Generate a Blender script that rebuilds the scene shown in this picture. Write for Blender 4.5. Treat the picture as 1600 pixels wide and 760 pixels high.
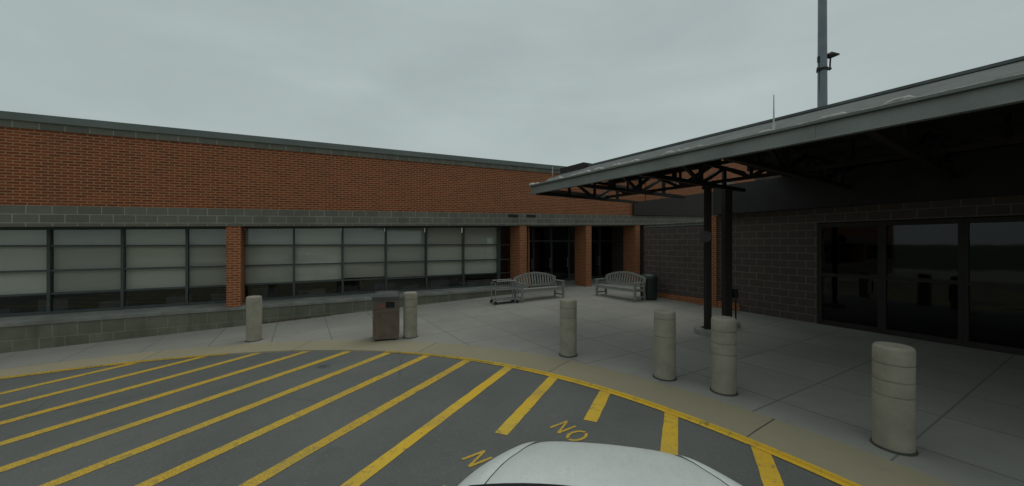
import bpy, bmesh, math, random
from mathutils import Matrix, Vector
R = math.radians
random.seed(7)
scn = bpy.context.scene
for o in list(bpy.data.objects): bpy.data.objects.remove(o)

# ------------------------------------------------------------------ camera, world, sun, exposure
CAMH = 2.1
cd = bpy.data.cameras.new('camera'); cam = bpy.data.objects.new('camera', cd)
scn.collection.objects.link(cam); scn.camera = cam
cam.location = (0, 0, CAMH); cam.rotation_euler = (R(90), 0, 0)
cd.sensor_width = 36.0; cd.lens = 36.0*570/1600; cd.clip_end = 3000; cd.clip_start = 0.05

w = bpy.data.worlds.new('World'); scn.world = w; w.use_nodes = True
nt = w.node_tree; nt.nodes.clear()
SUN_EL, SUN_AZ = 68, 50
sky = nt.nodes.new('ShaderNodeTexSky'); sky.sky_type = 'NISHITA'; sky.sun_disc = False
sky.sun_elevation = R(SUN_EL); sky.sun_rotation = R(SUN_AZ); sky.dust_density = 4; sky.air_density = 1
hs = nt.nodes.new('ShaderNodeHueSaturation'); hs.inputs['Saturation'].default_value = .15
tc = nt.nodes.new('ShaderNodeTexCoord'); mp = nt.nodes.new('ShaderNodeMapping')
mp.inputs['Scale'].default_value = (1, 1, 3.2)
nz = nt.nodes.new('ShaderNodeTexNoise'); nz.inputs['Scale'].default_value = 1.6
nz.inputs['Detail'].default_value = 7; nz.inputs['Roughness'].default_value = .52; nz.inputs['Distortion'].default_value = .35
cr = nt.nodes.new('ShaderNodeValToRGB')
cr.color_ramp.elements[0].position = .32; cr.color_ramp.elements[0].color = (3.08, 3.66, 3.70, 1)
cr.color_ramp.elements[1].position = .68; cr.color_ramp.elements[1].color = (3.9, 4.58, 4.56, 1)
mx = nt.nodes.new('ShaderNodeMix'); mx.data_type = 'RGBA'; mx.inputs['Factor'].default_value = .93
bg = nt.nodes.new('ShaderNodeBackground'); bg.inputs['Strength'].default_value = .1
wo = nt.nodes.new('ShaderNodeOutputWorld')
L_ = nt.links.new
L_(sky.outputs[0], hs.inputs['Color']); L_(tc.outputs['Generated'], mp.inputs['Vector']); L_(mp.outputs[0], nz.inputs['Vector'])
L_(nz.outputs['Fac'], cr.inputs['Fac']); L_(hs.outputs[0], mx.inputs['A']); L_(cr.outputs[0], mx.inputs['B'])
L_(mx.outputs['Result'], bg.inputs['Color']); L_(bg.outputs[0], wo.inputs['Surface'])

sl = bpy.data.lights.new('sun', 'SUN'); sl.energy = .5; sl.angle = R(40); sl.color = (1, .97, .9)
so = bpy.data.objects.new('sun', sl); scn.collection.objects.link(so)
so.location = (0, 0, 30)
so.rotation_euler = (R(90-SUN_EL), 0, R(180-SUN_AZ))

scn.view_settings.view_transform = 'Standard'; scn.view_settings.look = 'None'
scn.view_settings.gamma = 1; scn.view_settings.use_curve_mapping = False
scn.view_settings.exposure = 0.14

# ------------------------------------------------------------------ helpers
def link(o): scn.collection.objects.link(o); return o
def tag(o, label=None, cat=None, group=None, kind=None):
    if label: o['label'] = label
    if cat: o['category'] = cat
    if group: o['group'] = group
    if kind: o['kind'] = kind
    return o
def thing(name, label, cat, loc=(0, 0, 0), rz=0, group=None):
    o = bpy.data.objects.new(name, None); link(o); o.empty_display_size = .2
    o.location = loc; o.rotation_euler = (0, 0, rz)
    return tag(o, label, cat, group)
IDT = lambda x, y, z: (x, y, z)
class MB:
    def __init__(s): s.bm = bmesh.new(); s.uv = s.bm.loops.layers.uv.new('UVMap')
    def poly(s, pts, uvs=None):
        vs = [s.bm.verts.new(p) for p in pts]
        f = s.bm.faces.new(vs)
        if uvs:
            for l, t in zip(f.loops, uvs): l[s.uv].uv = t
        return f
    def box(s, x0, x1, y0, y1, z0, z1, T=IDT, zt=None, zb=None):
        """box in a local frame, mapped by T; zt/zb give the top/bottom height as a function of x"""
        if x0 > x1: x0, x1 = x1, x0
        if y0 > y1: y0, y1 = y1, y0
        zt = zt or (lambda x: z1); zb = zb or (lambda x: z0)
        def q(c, uvf):
            s.poly([T(*p) for p in c], [uvf(*p) for p in c])
        a = lambda x, y, k: (x, y, (zt(x) if k else zb(x)))
        q([a(x0,y0,0), a(x1,y0,0), a(x1,y0,1), a(x0,y0,1)], lambda x,y,z: (x, z))
        q([a(x1,y1,0), a(x0,y1,0), a(x0,y1,1), a(x1,y1,1)], lambda x,y,z: (x, z))
        q([a(x1,y0,0), a(x1,y1,0), a(x1,y1,1), a(x1,y0,1)], lambda x,y,z: (y+.03, z))
        q([a(x0,y1,0), a(x0,y0,0), a(x0,y0,1), a(x0,y1,1)], lambda x,y,z: (y+.03, z))
        q([a(x0,y0,1), a(x1,y0,1), a(x1,y1,1), a(x0,y1,1)], lambda x,y,z: (x, y))
        q([a(x0,y1,0), a(x1,y1,0), a(x1,y0,0), a(x0,y0,0)], lambda x,y,z: (x, y))
        return s
    def bar(s, p, q, wd, h=None, up=(0,0,1)):
        """square bar from p to q"""
        p = Vector(p); q = Vector(q); h = h or wd
        d = (q-p).normalized(); up = Vector(up)
        if abs(d.dot(up)) > .98: up = Vector((0,1,0))
        sx = d.cross(up).normalized(); uz = sx.cross(d).normalized()
        c = [(-1,-1),(1,-1),(1,1),(-1,1)]
        A = [p + sx*a*wd/2 + uz*b*h/2 for a, b in c]; B = [q + sx*a*wd/2 + uz*b*h/2 for a, b in c]
        for i in range(4):
            j = (i+1) % 4; s.poly([A[i], A[j], B[j], B[i]])
        s.poly(A[::-1]); s.poly(B)
        return s
    def tube(s, pts, r, n=10, cap=True):
        pts = [Vector(p) for p in pts]; rings = []
        for i, p in enumerate(pts):
            d = (pts[min(i+1, len(pts)-1)] - pts[max(i-1, 0)]).normalized()
            up = Vector((0,0,1)) if abs(d.z) < .95 else Vector((1,0,0))
            a = d.cross(up).normalized(); b = d.cross(a).normalized()
            rr = r[i] if isinstance(r, (list, tuple)) else r
            rings.append([s.bm.verts.new(p + a*rr*math.cos(2*math.pi*k/n) + b*rr*math.sin(2*math.pi*k/n)) for k in range(n)])
        for A, B in zip(rings, rings[1:]):
            for k in range(n): s.bm.faces.new([A[k], A[(k+1) % n], B[(k+1) % n], B[k]])
        if cap: s.bm.faces.new(rings[0][::-1]); s.bm.faces.new(rings[-1])
        return s
    def lathe(s, prof, n=32, c=(0, 0)):
        rings = []
        for r, z in prof:
            rings.append([s.bm.verts.new((c[0]+r*math.cos(2*math.pi*k/n), c[1]+r*math.sin(2*math.pi*k/n), z)) for k in range(n)] if r > 1e-5 else [s.bm.verts.new((c[0], c[1], z))])
        for A, B in zip(rings, rings[1:]):
            for k in range(n):
                if len(A) == 1 and len(B) == 1: continue
                if len(B) == 1: s.bm.faces.new([A[k], A[(k+1) % n], B[0]])
                elif len(A) == 1: s.bm.faces.new([A[0], B[(k+1) % n], B[k]])
                else: s.bm.faces.new([A[k], A[(k+1) % n], B[(k+1) % n], B[k]])
        return s
    def build(s, name, mat, parent=None, world=False, bevel=0, smooth=None, subsurf=0):
        bmesh.ops.recalc_face_normals(s.bm, faces=s.bm.faces[:])
        me = bpy.data.meshes.new(name); s.bm.to_mesh(me); s.bm.free()
        o = link(bpy.data.objects.new(name, me)); me.materials.append(mat)
        if parent is not None:
            o.parent = parent
            if world:                       # vertices were given in world space
                r = parent; M = Matrix.Identity(4)
                while r is not None:
                    M = (Matrix.Translation(r.location) @ Matrix.Rotation(r.rotation_euler.z, 4, 'Z')) @ M; r = r.parent
                me.transform(M.inverted())
        if smooth is not None:
            me.polygons.foreach_set('use_smooth', [True]*len(me.polygons))
            if smooth < 180:
                m = o.modifiers.new('edges', 'EDGE_SPLIT'); m.split_angle = R(smooth)
        if bevel:
            m = o.modifiers.new('bevel', 'BEVEL'); m.width = bevel; m.segments = 2; m.limit_method = 'ANGLE'; m.angle_limit = R(40)
        if subsurf:
            m = o.modifiers.new('sub', 'SUBSURF'); m.levels = subsurf; m.render_levels = subsurf
        return o

# ------------------------------------------------------------------ materials
def newmat(name):
    m = bpy.data.materials.new(name); m.use_nodes = True
    return m, m.node_tree, m.node_tree.nodes['Principled BSDF']
def nodes(nt_, kind, **kw):
    n = nt_.nodes.new(kind)
    for k, v in kw.items():
        if k in n.inputs: n.inputs[k].default_value = v
        else: setattr(n, k, v)
    return n
def mixc(nt_, fac, a, b, mode='MIX'):
    n = nt_.nodes.new('ShaderNodeMix'); n.data_type = 'RGBA'; n.blend_type = mode
    for sock, v in (('Factor', fac), ('A', a), ('B', b)):
        if hasattr(v, 'is_output'): nt_.links.new(v, n.inputs[sock])
        elif sock == 'Factor': n.inputs[sock].default_value = v
        else: n.inputs[sock].default_value = (*v, 1)
    return n.outputs['Result']
def ramp(nt_, src, p0, p1, c0=0., c1=1.):
    n = nt_.nodes.new('ShaderNodeMapRange'); n.inputs['From Min'].default_value = p0; n.inputs['From Max'].default_value = p1
    n.inputs['To Min'].default_value = c0; n.inputs['To Max'].default_value = c1
    nt_.links.new(src, n.inputs['Value']); return n.outputs['Result']
def noise(nt_, vec, scale, detail=6, rough=.6):
    n = nodes(nt_, 'ShaderNodeTexNoise', Scale=scale, Detail=detail, Roughness=rough)
    if vec: nt_.links.new(vec, n.inputs['Vector'])
    return n.outputs['Fac']
def coords(nt_, kind='Object', scale=None):
    t = nt_.nodes.new('ShaderNodeTexCoord').outputs[kind]
    if scale:
        m = nodes(nt_, 'ShaderNodeMapping'); m.inputs['Scale'].default_value = scale
        nt_.links.new(t, m.inputs['Vector']); return m.outputs[0]
    return t
def bump(nt_, bs, h, strength=.3, dist=.01):
    b = nodes(nt_, 'ShaderNodeBump', Strength=strength, Distance=dist)
    nt_.links.new(h, b.inputs['Height']); nt_.links.new(b.outputs[0], bs.inputs['Normal'])

def simple(name, col, rough=.6, metal=0., var=.25, scale=3., fine=60., bmp=.15, streak=False, spec=.5):
    """a plain material with blotchy wear and fine grain"""
    m, t, bs = newmat(name)
    v = coords(t)
    big = noise(t, coords(t, scale=(6, 6, .7)) if streak else v, scale, 5, .6)
    sm = noise(t, v, fine, 3, .6)
    dk = tuple(c*(1-var) for c in col); lt = tuple(min(1, c*(1+var)) for c in col)
    c1 = mixc(t, ramp(t, big, .3, .7), dk, lt)
    c2 = mixc(t, ramp(t, sm, .3, .7, 0, .5), c1, tuple(c*(1-var*.9) for c in col))
    t.links.new(c2, bs.inputs['Base Color'])
    bs.inputs['Roughness'].default_value = rough; bs.inputs['Metallic'].default_value = metal
    bs.inputs['Specular IOR Level'].default_value = spec
    if bmp: bump(t, bs, sm, bmp, .004)
    return m

def masonry(name, bw, rh, mortar, c1, c2, cm, stain, rough=.85, blotch=.35, spec=.25, big=1.2):
    m, t, bs = newmat(name)
    uv = coords(t, 'UV')
    br = nodes(t, 'ShaderNodeTexBrick', Scale=1.0)
    br.inputs['Brick Width'].default_value = bw; br.inputs['Row Height'].default_value = rh
    br.inputs['Mortar Size'].default_value = mortar; br.inputs['Mortar Smooth'].default_value = .15
    br.inputs['Bias'].default_value = 0
    br.inputs['Color1'].default_value = (*c1, 1); br.inputs['Color2'].default_value = (*c2, 1); br.inputs['Mortar'].default_value = (*cm, 1)
    t.links.new(uv, br.inputs['Vector'])
    v = coords(t)
    n1 = noise(t, v, big, 6, .65); n2 = noise(t, coords(t, scale=(2.5, 2.5, .35)), 1.3, 5, .6); n3 = noise(t, v, 35, 4, .7)
    a = mixc(t, ramp(t, n1, .35, .75, 0, blotch), br.outputs['Color'], stain)
    a = mixc(t, ramp(t, n2, .5, .8, 0, blotch), a, stain)
    a = mixc(t, ramp(t, n3, .35, .7, 0, .35), a, tuple(x*.7 for x in c1))
    t.links.new(a, bs.inputs['Base Color'])
    bs.inputs['Roughness'].default_value = rough; bs.inputs['Specular IOR Level'].default_value = spec
    inv = ramp(t, br.outputs['Fac'], 0, 1, 1, 0)
    ad = nodes(t, 'ShaderNodeMath', operation='MULTIPLY_ADD'); ad.inputs[1].default_value = .35
    t.links.new(n3, ad.inputs[0]); t.links.new(inv, ad.inputs[2])
    bump(t, bs, ad.outputs[0], .6, .006)
    return m

M = {}
M['brick'] = masonry('red_brick', .213, .0677, .0125, (.315, .070, .024), (.15, .034, .015), (.40, .235, .125), (.15, .09, .05), blotch=.18)
M['pier'] = masonry('pier_brick', .213, .0677, .0125, (.38, .092, .03), (.21, .05, .019), (.44, .27, .15), (.16, .09, .05), blotch=.12)
M['block'] = masonry('split_block', .406, .203, .010, (.195, .187, .148), (.15, .147, .118), (.37, .355, .30), (.09, .09, .075), blotch=.4)
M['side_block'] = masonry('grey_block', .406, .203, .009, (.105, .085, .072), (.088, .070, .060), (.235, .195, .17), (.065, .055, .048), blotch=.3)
M['base_block'] = masonry('base_block', .406, .32, .010, (.215, .21, .155), (.17, .168, .125), (.30, .29, .23), (.055, .06, .04), blotch=.65)
M['ledge'] = simple('precast_ledge', (.25, .25, .225), .8, var=.35, scale=2)
M['coping'] = simple('metal_coping', (.15, .17, .155), .55, .3, .2, 1.2)
M['mullion'] = simple('window_metal', (.075, .09, .085), .5, .3, .15, 5, bmp=0)
M['blind'] = simple('window_blind', (.88, .83, .77), .8, var=.06, scale=1.2, bmp=0)
m = M['blind']; t = m.node_tree; bs = t.nodes['Principled BSDF']; lk = bs.inputs['Base Color'].links[0]; src = lk.from_socket
oi = nodes(t, 'ShaderNodeObjectInfo'); c = mixc(t, ramp(t, oi.outputs['Random'], 0, 1, 0, .28), src, (.5, .48, .40)); t.links.new(c, bs.inputs['Base Color'])
M['room'] = simple('dark_room', (.03, .032, .036), .9, var=.3, bmp=0)
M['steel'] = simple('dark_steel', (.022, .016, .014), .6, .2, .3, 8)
M['fascia'] = simple('fascia_metal', (.23, .245, .23), .5, .25, .22, 1.5, streak=False)
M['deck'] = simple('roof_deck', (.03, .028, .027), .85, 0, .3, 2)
M['roof'] = simple('weathered_roof', (.125, .135, .13), .8, 0, .35, 2.5)
M['grout'] = simple('roof_edge', (.48, .46, .42), .9, 0, .5, 7)
M['bollard'] = simple('bollard_concrete', (.335, .305, .24), .85, 0, .22, 5, 90, .5)
M['joint'] = simple('dark_joint', (.07, .065, .055), .9, 0, .3, 8)
M['wood'] = simple('weathered_teak', (.29, .29, .255), .85, 0, .3, 12, 70, .3)
M['bin_brown'] = simple('brown_aggregate', (.155, .115, .085), .8, 0, .3, 6, 120, .5)
M['bin_grey'] = simple('grey_plastic', (.075, .08, .078), .5, 0, .25, 5)
M['black'] = simple('black_void', (.008, .008, .009), .7, 0, .1, 5, bmp=0)
M['red'] = simple('faded_red_label', (.22, .07, .05), .6, 0, .3, 20)
M['green'] = simple('dark_green_plastic', (.018, .035, .032), .45, 0, .25, 5)
M['alu'] = simple('dull_aluminium', (.33, .34, .33), .45, .6, .15, 8)
M['mast'] = simple('galvanised_mast', (.20, .23, .25), .55, .3, .15, 2)
M['footing'] = simple('footing_concrete', (.28, .275, .25), .9, 0, .3, 8)
M['rubber'] = simple('rubber', (.02, .02, .02), .8, 0, .2, 5)
M['chrome'] = simple('silver_wheel', (.4, .4, .4), .35, .8, .1, 5, bmp=0)
M['white_post'] = simple('white_rod', (.5, .52, .5), .5, .2, .1, 5)

def glass(name, tint=(.75, .8, .78), refl=.09):
    m, t, bs = newmat(name)
    tr = nodes(t, 'ShaderNodeBsdfTransparent'); tr.inputs['Color'].default_value = (*tint, 1)
    gl = nodes(t, 'ShaderNodeBsdfGlossy'); gl.inputs['Roughness'].default_value = .03; gl.inputs['Color'].default_value = (.9, .95, .93, 1)
    fr = nodes(t, 'ShaderNodeFresnel'); fr.inputs['IOR'].default_value = 1.45
    wv = noise(t, coords(t), .9, 2, .4); b = nodes(t, 'ShaderNodeBump', Strength=.05, Distance=.05)
    t.links.new(wv, b.inputs['Height']); t.links.new(b.outputs[0], gl.inputs['Normal'])
    ml = nodes(t, 'ShaderNodeMath', operation='MULTIPLY_ADD'); ml.inputs[1].default_value = 1.0; ml.inputs[2].default_value = refl-.04
    ml.use_clamp = True
    t.links.new(fr.outputs[0], ml.inputs[0])
    mxs = nodes(t, 'ShaderNodeMixShader'); t.links.new(ml.outputs[0], mxs.inputs[0]); t.links.new(tr.outputs[0], mxs.inputs[1]); t.links.new(gl.outputs[0], mxs.inputs[2])
    t.links.new(mxs.outputs[0], t.nodes['Material Output'].inputs['Surface'])
    return m
M['glass'] = glass('window_glass', (.87, .885, .865), .05)
M['door_glass'] = glass('tinted_glass', (.20, .22, .22), .045)
m, t, bs = newmat('car_glass'); bs.inputs['Base Color'].default_value = (.012, .012, .03, 1); bs.inputs['Roughness'].default_value = .05
M['car_glass'] = m
m, t, bs = newmat('white_car_paint'); v = coords(t)
c = mixc(t, ramp(t, noise(t, v, 2.5, 5, .6), .3, .7), (.66, .69, .66), (.74, .77, .74))
c = mixc(t, ramp(t, noise(t, v, 45, 3, .7), .5, .8, 0, .5), c, (.52, .51, .45))
c = mixc(t, ramp(t, noise(t, coords(t, scale=(5, 1, 1)), 3, 5, .7), .5, .75, 0, .3), c, (.5, .49, .44))
t.links.new(c, bs.inputs['Base Color']); bs.inputs['Roughness'].default_value = .38; bs.inputs['Coat Weight'].default_value = .3; bs.inputs['Coat Roughness'].default_value = .12
M['paint'] = m

# asphalt
m, t, bs = newmat('asphalt'); v = coords(t)
n1 = noise(t, v, .55, 6, .6); n2 = noise(t, v, 90, 3, .7); n3 = noise(t, v, 2.2, 4, .6)
c = mixc(t, ramp(t, n1, .3, .7), (.128, .133, .125), (.19, .195, .184))
c = mixc(t, ramp(t, n3, .56, .72, 0, .35), c, (.085, .088, .086))
c = mixc(t, ramp(t, n2, .35, .7, 0, .6), c, (.07, .073, .07))
n5 = noise(t, v, 28, 2, .6); c = mixc(t, ramp(t, n5, .62, .72, 0, .4), c, (.24, .245, .23))
ve = nodes(t, 'ShaderNodeTexVoronoi', Scale=.34, feature='DISTANCE_TO_EDGE')
wv = nodes(t, 'ShaderNodeMix'); wv.data_type = 'VECTOR'; wv.inputs['Factor'].default_value = .12
nzv = nodes(t, 'ShaderNodeTexNoise', Scale=2.5, Detail=5); t.links.new(v, nzv.inputs['Vector']); t.links.new(v, wv.inputs['A']); t.links.new(nzv.outputs['Color'], wv.inputs['B'])
t.links.new(wv.outputs['Result'], ve.inputs['Vector'])
ck = nodes(t, 'ShaderNodeMath', operation='MULTIPLY'); t.links.new(ramp(t, ve.outputs['Distance'], .0, .006, .6, 0), ck.inputs[0]); t.links.new(ramp(t, noise(t, v, .4, 2, .5), .47, .58), ck.inputs[1])
c = mixc(t, ck.outputs[0], c, (.035, .036, .035))
vo = nodes(t, 'ShaderNodeTexVoronoi', Scale=.75); t.links.new(v, vo.inputs['Vector'])
vn = nodes(t, 'ShaderNodeMath', operation='MULTIPLY_ADD'); vn.inputs[1].default_value = .16; t.links.new(noise(t, v, 6, 4, .7), vn.inputs[0]); t.links.new(vo.outputs['Distance'], vn.inputs[2])
c = mixc(t, ramp(t, vn.outputs[0], .13, .20, .6, 0), c, (.04, .042, .042))
t.links.new(c, bs.inputs['Base Color']); bs.inputs['Roughness'].default_value = .88; bs.inputs['Specular IOR Level'].default_value = .3
bump(t, bs, n2, .5, .006); M['asphalt'] = m
# yellow paint
m, t, bs = newmat('yellow_paint'); v = coords(t)
n1 = noise(t, v, 1.3, 5, .6); n2 = noise(t, v, 60, 4, .75)
c = mixc(t, ramp(t, n1, .35, .65), (.74, .49, .04), (.80, .47, .02))
c = mixc(t, ramp(t, n2, .54, .76, 0, .75), c, (.16, .14, .07))
n3 = noise(t, v, 9, 6, .75); c = mixc(t, ramp(t, n3, .55, .66, 0, .7), c, (.15, .145, .10))
c = mixc(t, ramp(t, noise(t, coords(t, scale=(1, 3, 1)), .5, 4, .6), .5, .7, 0, .4), c, (.30, .25, .09))
t.links.new(c, bs.inputs['Base Color']); bs.inputs['Roughness'].default_value = .7; bump(t, bs, n2, .3, .003); M['yellow'] = m
m2 = m.copy(); m2.name = 'worn_yellow_paint'
M['yellow_worn'] = m2
for n in m2.node_tree.nodes:
    if n.type == 'MAP_RANGE' and abs(n.inputs['To Max'].default_value-.75) < .01: n.inputs['From Min'].default_value = .40; n.inputs['From Max'].default_value = .64
# kerb concrete (warm) and plaza concrete (UV in metres: u along, v across)
def paving(name, base, dark, bw, rh, jcol, mort=.011, offs=0., rot=0., jitter=.0):
    m, t, bs = newmat(name); v = coords(t)
    mp_ = nodes(t, 'ShaderNodeMapping'); mp_.inputs['Rotation'].default_value = (0, 0, rot)
    t.links.new(coords(t, 'UV'), mp_.inputs['Vector'])
    br = nodes(t, 'ShaderNodeTexBrick', Scale=1.0); br.offset = offs
    br.inputs['Brick Width'].default_value = bw; br.inputs['Row Height'].default_value = rh
    br.inputs['Mortar Size'].default_value = mort; br.inputs['Mortar Smooth'].default_value = .3
    br.inputs['Color1'].default_value = (*base, 1); br.inputs['Color2'].default_value = (*[x*.88 for x in base], 1); br.inputs['Mortar'].default_value = (*jcol, 1)
    t.links.new(mp_.outputs[0], br.inputs['Vector'])
    n1 = noise(t, v, .8, 7, .65); n2 = noise(t, v, 55, 3, .7); n3 = noise(t, v, 4.5, 5, .65)
    c = mixc(t, ramp(t, n1, .35, .7, 0, .5), br.outputs['Color'], dark)
    c = mixc(t, ramp(t, n3, .55, .75, 0, .45), c, dark)
    c = mixc(t, ramp(t, n2, .4, .75, 0, .3), c, dark)
    t.links.new(c, bs.inputs['Base Color']); bs.inputs['Roughness'].default_value = .88; bs.inputs['Specular IOR Level'].default_value = .3
    ad = nodes(t, 'ShaderNodeMath', operation='MULTIPLY_ADD'); ad.inputs[1].default_value = .3
    t.links.new(n2, ad.inputs[0]); t.links.new(ramp(t, br.outputs['Fac'], 0, 1, 1, 0), ad.inputs[2])
    bump(t, bs, ad.outputs[0], .4, .005)
    return m
M['kerb'] = paving('kerb_concrete', (.385, .335, .225), (.27, .24, .17), 3.05, 40., (.09, .08, .06))
M['plaza'] = paving('plaza_concrete', (.35, .335, .30), (.23, .225, .20), 1.22, 1.22, (.16, .165, .15), .012, 0)
m, t, bs = newmat('grass_ground'); v = coords(t)
c = mixc(t, noise(t, v, .3, 6, .6), (.04, .06, .025), (.07, .085, .04)); t.links.new(c, bs.inputs['Base Color']); bs.inputs['Roughness'].default_value = .95
M['field'] = m

# ------------------------------------------------------------------ the lie of the land
def sp(x, k=.5):
    a = x/k
    return k*(max(a, 0)+math.log1p(math.exp(-abs(a))))
def g(x, y): return -.03*sp(1-x) + .015*sp(y-10)
REVEAL = .03
CX, CY, R0, R1 = -4.7, -1.05, 8.75, 9.52
stations = []          # (centre, outward dir, arc length at R1)
st = []
for i in range(0, 41): st.append(((CX, -41.05+i), (1., 0.)))
for a in range(2, 180, 2): st.append(((CX, CY), (math.cos(R(a)), math.sin(R(a)))))
for i in range(0, 41): st.append(((CX, CY-i), (-1., 0.)))
acc = 0; prev = None
for c, d in st:
    p = (c[0]+d[0]*R1, c[1]+d[1]*R1)
    if prev: acc += math.dist(p, prev)
    prev = p; stations.append((c, d, acc))
def strip(radii, zf, uvmode):
    mb = MB(); rows = []
    for c, d, s_ in stations:
        rows.append([(mb.bm.verts.new((c[0]+d[0]*r, c[1]+d[1]*r, zf(c[0]+d[0]*r, c[1]+d[1]*r, r))), s_, r) for r in radii])
    for A, B in zip(rows, rows[1:]):
        for k in range(len(radii)-1):
            q = [A[k], B[k], B[k+1], A[k+1]]
            try: f = mb.bm.faces.new([x[0] for x in q])
            except ValueError: continue
            for l, x in zip(f.loops, q):
                l[mb.uv].uv = (x[1], x[2]) if uvmode == 'arc' else (x[0].co.x*.866+x[0].co.y*.5+.6, -x[0].co.x*.5+x[0].co.y*.866)
    return mb
mb = strip([.05+i*.29 for i in range(30)]+[R0], lambda x, y, r: g(x, y)-REVEAL, 'xy')
road = tag(mb.build('road', M['asphalt']), kind='structure')
mb = strip([R0, R0+.012, R1], lambda x, y, r: g(x, y)-(REVEAL+.02 if r == R0 else 0), 'arc')
kerb = tag(mb.build('kerb', M['kerb']), kind='structure')
mb = strip([R1, R1+.2, R1+.5]+[R1+1+i*.8 for i in range(30)]+[60.], lambda x, y, r: g(x, y)-(.0005 if r < R1+.01 else 0), 'xy')
tag(mb.build('pavement', M['plaza']), kind='structure')
mb = MB(); mb.poly([(-900,-900,-1.6),(900,-900,-1.6),(900,900,-1.6),(-900,900,-1.6)])
tag(mb.build('ground', M['field']), kind='structure')

# painted stripes, 25 degrees off the camera's axis, 0.875 m apart
TH = R(25.); DX, DY = -math.sin(TH), -math.cos(TH); NX, NY = math.cos(TH), -math.sin(TH)
def road_z(x, y): return g(x, y)-REVEAL+.005
def kerb_hit(o, rr=R0):     # point of the stripe line at offset o on the circle, far side
    bx, by = NX*o, NY*o
    ex, ey = bx-CX, by-CY
    b = ex*DX+ey*DY; c = ex*ex+ey*ey-rr*rr
    return -b-math.sqrt(max(b*b-c, 0))
def stripe(o, a0, a1, wd=.16):
    mb = MB(); n = max(2, int((a1-a0)/.15)); rows = []
    for i in range(n+1):
        a = a0+(a1-a0)*i/n
        row = []
        for k in (-1, 0, 1):
            j = (random.random()-.5)*.008
            x = NX*(o+k*wd/2+j)+DX*a; y = NY*(o+k*wd/2+j)+DY*a
            if i == 0:
                a_ = kerb_hit(o+k*wd/2, R0-.004) if a0 < kerb_hit(o)+.01 else a
                x = NX*(o+k*wd/2)+DX*a_; y = NY*(o+k*wd/2)+DY*a_
            row.append(mb.bm.verts.new((x, y, road_z(x, y))))
        rows.append(row)
    for A, B in zip(rows, rows[1:]):
        for k in range(2): mb.bm.faces.new([A[k], A[k+1], B[k+1], B[k]])
    return mb
def a_at_y(o, y): return (NY*o-y)/math.cos(TH)
offs = [-9.85, -8.97, -8.08, -7.18, -6.30, -5.42, -4.54, -3.62, -2.73, -1.86, -1.0, -.12, .73, 1.6, 2.45, 3.3]
for i, o in enumerate(offs):
    try: a0 = kerb_hit(o)
    except ValueError: continue
    mat = M['yellow_worn'] if o < -3 else M['yellow']
    if abs(o+1.86) < .01:
        stripe(o, a0, a_at_y(o, 4.13)).build('painted_stripe', mat, road); stripe(o, a_at_y(o, 3.24), a_at_y(o, .5)).build('painted_stripe', mat, road)
    elif abs(o+1.0) < .01:
        stripe(o, a0, a_at_y(o, 4.38)).build('painted_stripe', mat, road); stripe(o, a_at_y(o, 3.1), a_at_y(o, .5)).build('painted_stripe', mat, road)
    else:
        stripe(o, a0, a_at_y(o, -1.5)).build('painted_stripe', mat, road)
# yellow edge line along the kerb (full on the right, worn to a thin trace on the left)
def edge_line(a0, a1, w0, w1, mat):
    mb = MB(); rows = []
    for a in range(a0, a1+1):
        if a < 0: c = (CX, CY+a*.15); d = (1, 0)
        else: c = (CX, CY); d = (math.cos(R(a)), math.sin(R(a)))
        wd = w0+(w1-w0)*(a-a0)/(a1-a0)
        rows.append([mb.bm.verts.new((c[0]+d[0]*r, c[1]+d[1]*r, g(c[0]+d[0]*r, c[1]+d[1]*r)+z)) for r, z in ((R0-.004-wd*.6, -REVEAL+.009), (R0-.004, -REVEAL+.009), (R0+.006, .004), (R0+.02+wd*.25, .004))])
    for A, B in zip(rows, rows[1:]):
        for k in range(3): mb.bm.faces.new([A[k], A[k+1], B[k+1], B[k]])
    mb.build('painted_edge_line', mat, road)
edge_line(-60, 48, .10, .085, M['yellow']); edge_line(48, 60, .085, .05, M['yellow']); edge_line(60, 76, .05, -.012, M['yellow_worn']); edge_line(98, 135, .008, .03, M['yellow_worn'])
# painted words NO
def word(ox, oy, h=.27, adv=.235):
    rd = Vector((.545, -.838)); up = Vector((.838, .545)); mb = MB()
    def P(u_, v_): p = Vector((ox, oy))+rd*u_+up*v_; return (p.x, p.y, road_z(p.x, p.y)+.0)
    def seg(a, b, wd=.034):
        a = Vector(a); b = Vector(b); d = (b-a).normalized(); n = Vector((-d.y, d.x))*wd/2
        mb.poly([P(*(a-n)), P(*(b-n)), P(*(b+n)), P(*(a+n))])
    wN = .145
    seg((0, 0), (0, h)); seg((wN, 0), (wN, h)); 
    mb.poly([P(.017, h), P(.017, h-.06), P(wN-.017, 0), P(wN-.017, .06)])
    cx = adv+.075; cy_ = h/2; n = 28
    for i in range(n):
        a, b = 2*math.pi*i/n, 2*math.pi*(i+1)/n
        if i in (6, 20): continue                 # stencil bridges
        f = lambda t_, rx, ry: P(cx+rx*math.cos(t_), cy_+ry*math.sin(t_))
        mb.poly([f(a, .06, h/2-.03), f(b, .06, h/2-.03), f(b, .095, h/2+.004), f(a, .095, h/2+.004)])
    return mb
word(.44, 4.24).build('painted_word', M['yellow_worn'], road)
word(-.50, 3.66, .26).build('painted_word', M['yellow_worn'], road)

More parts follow.
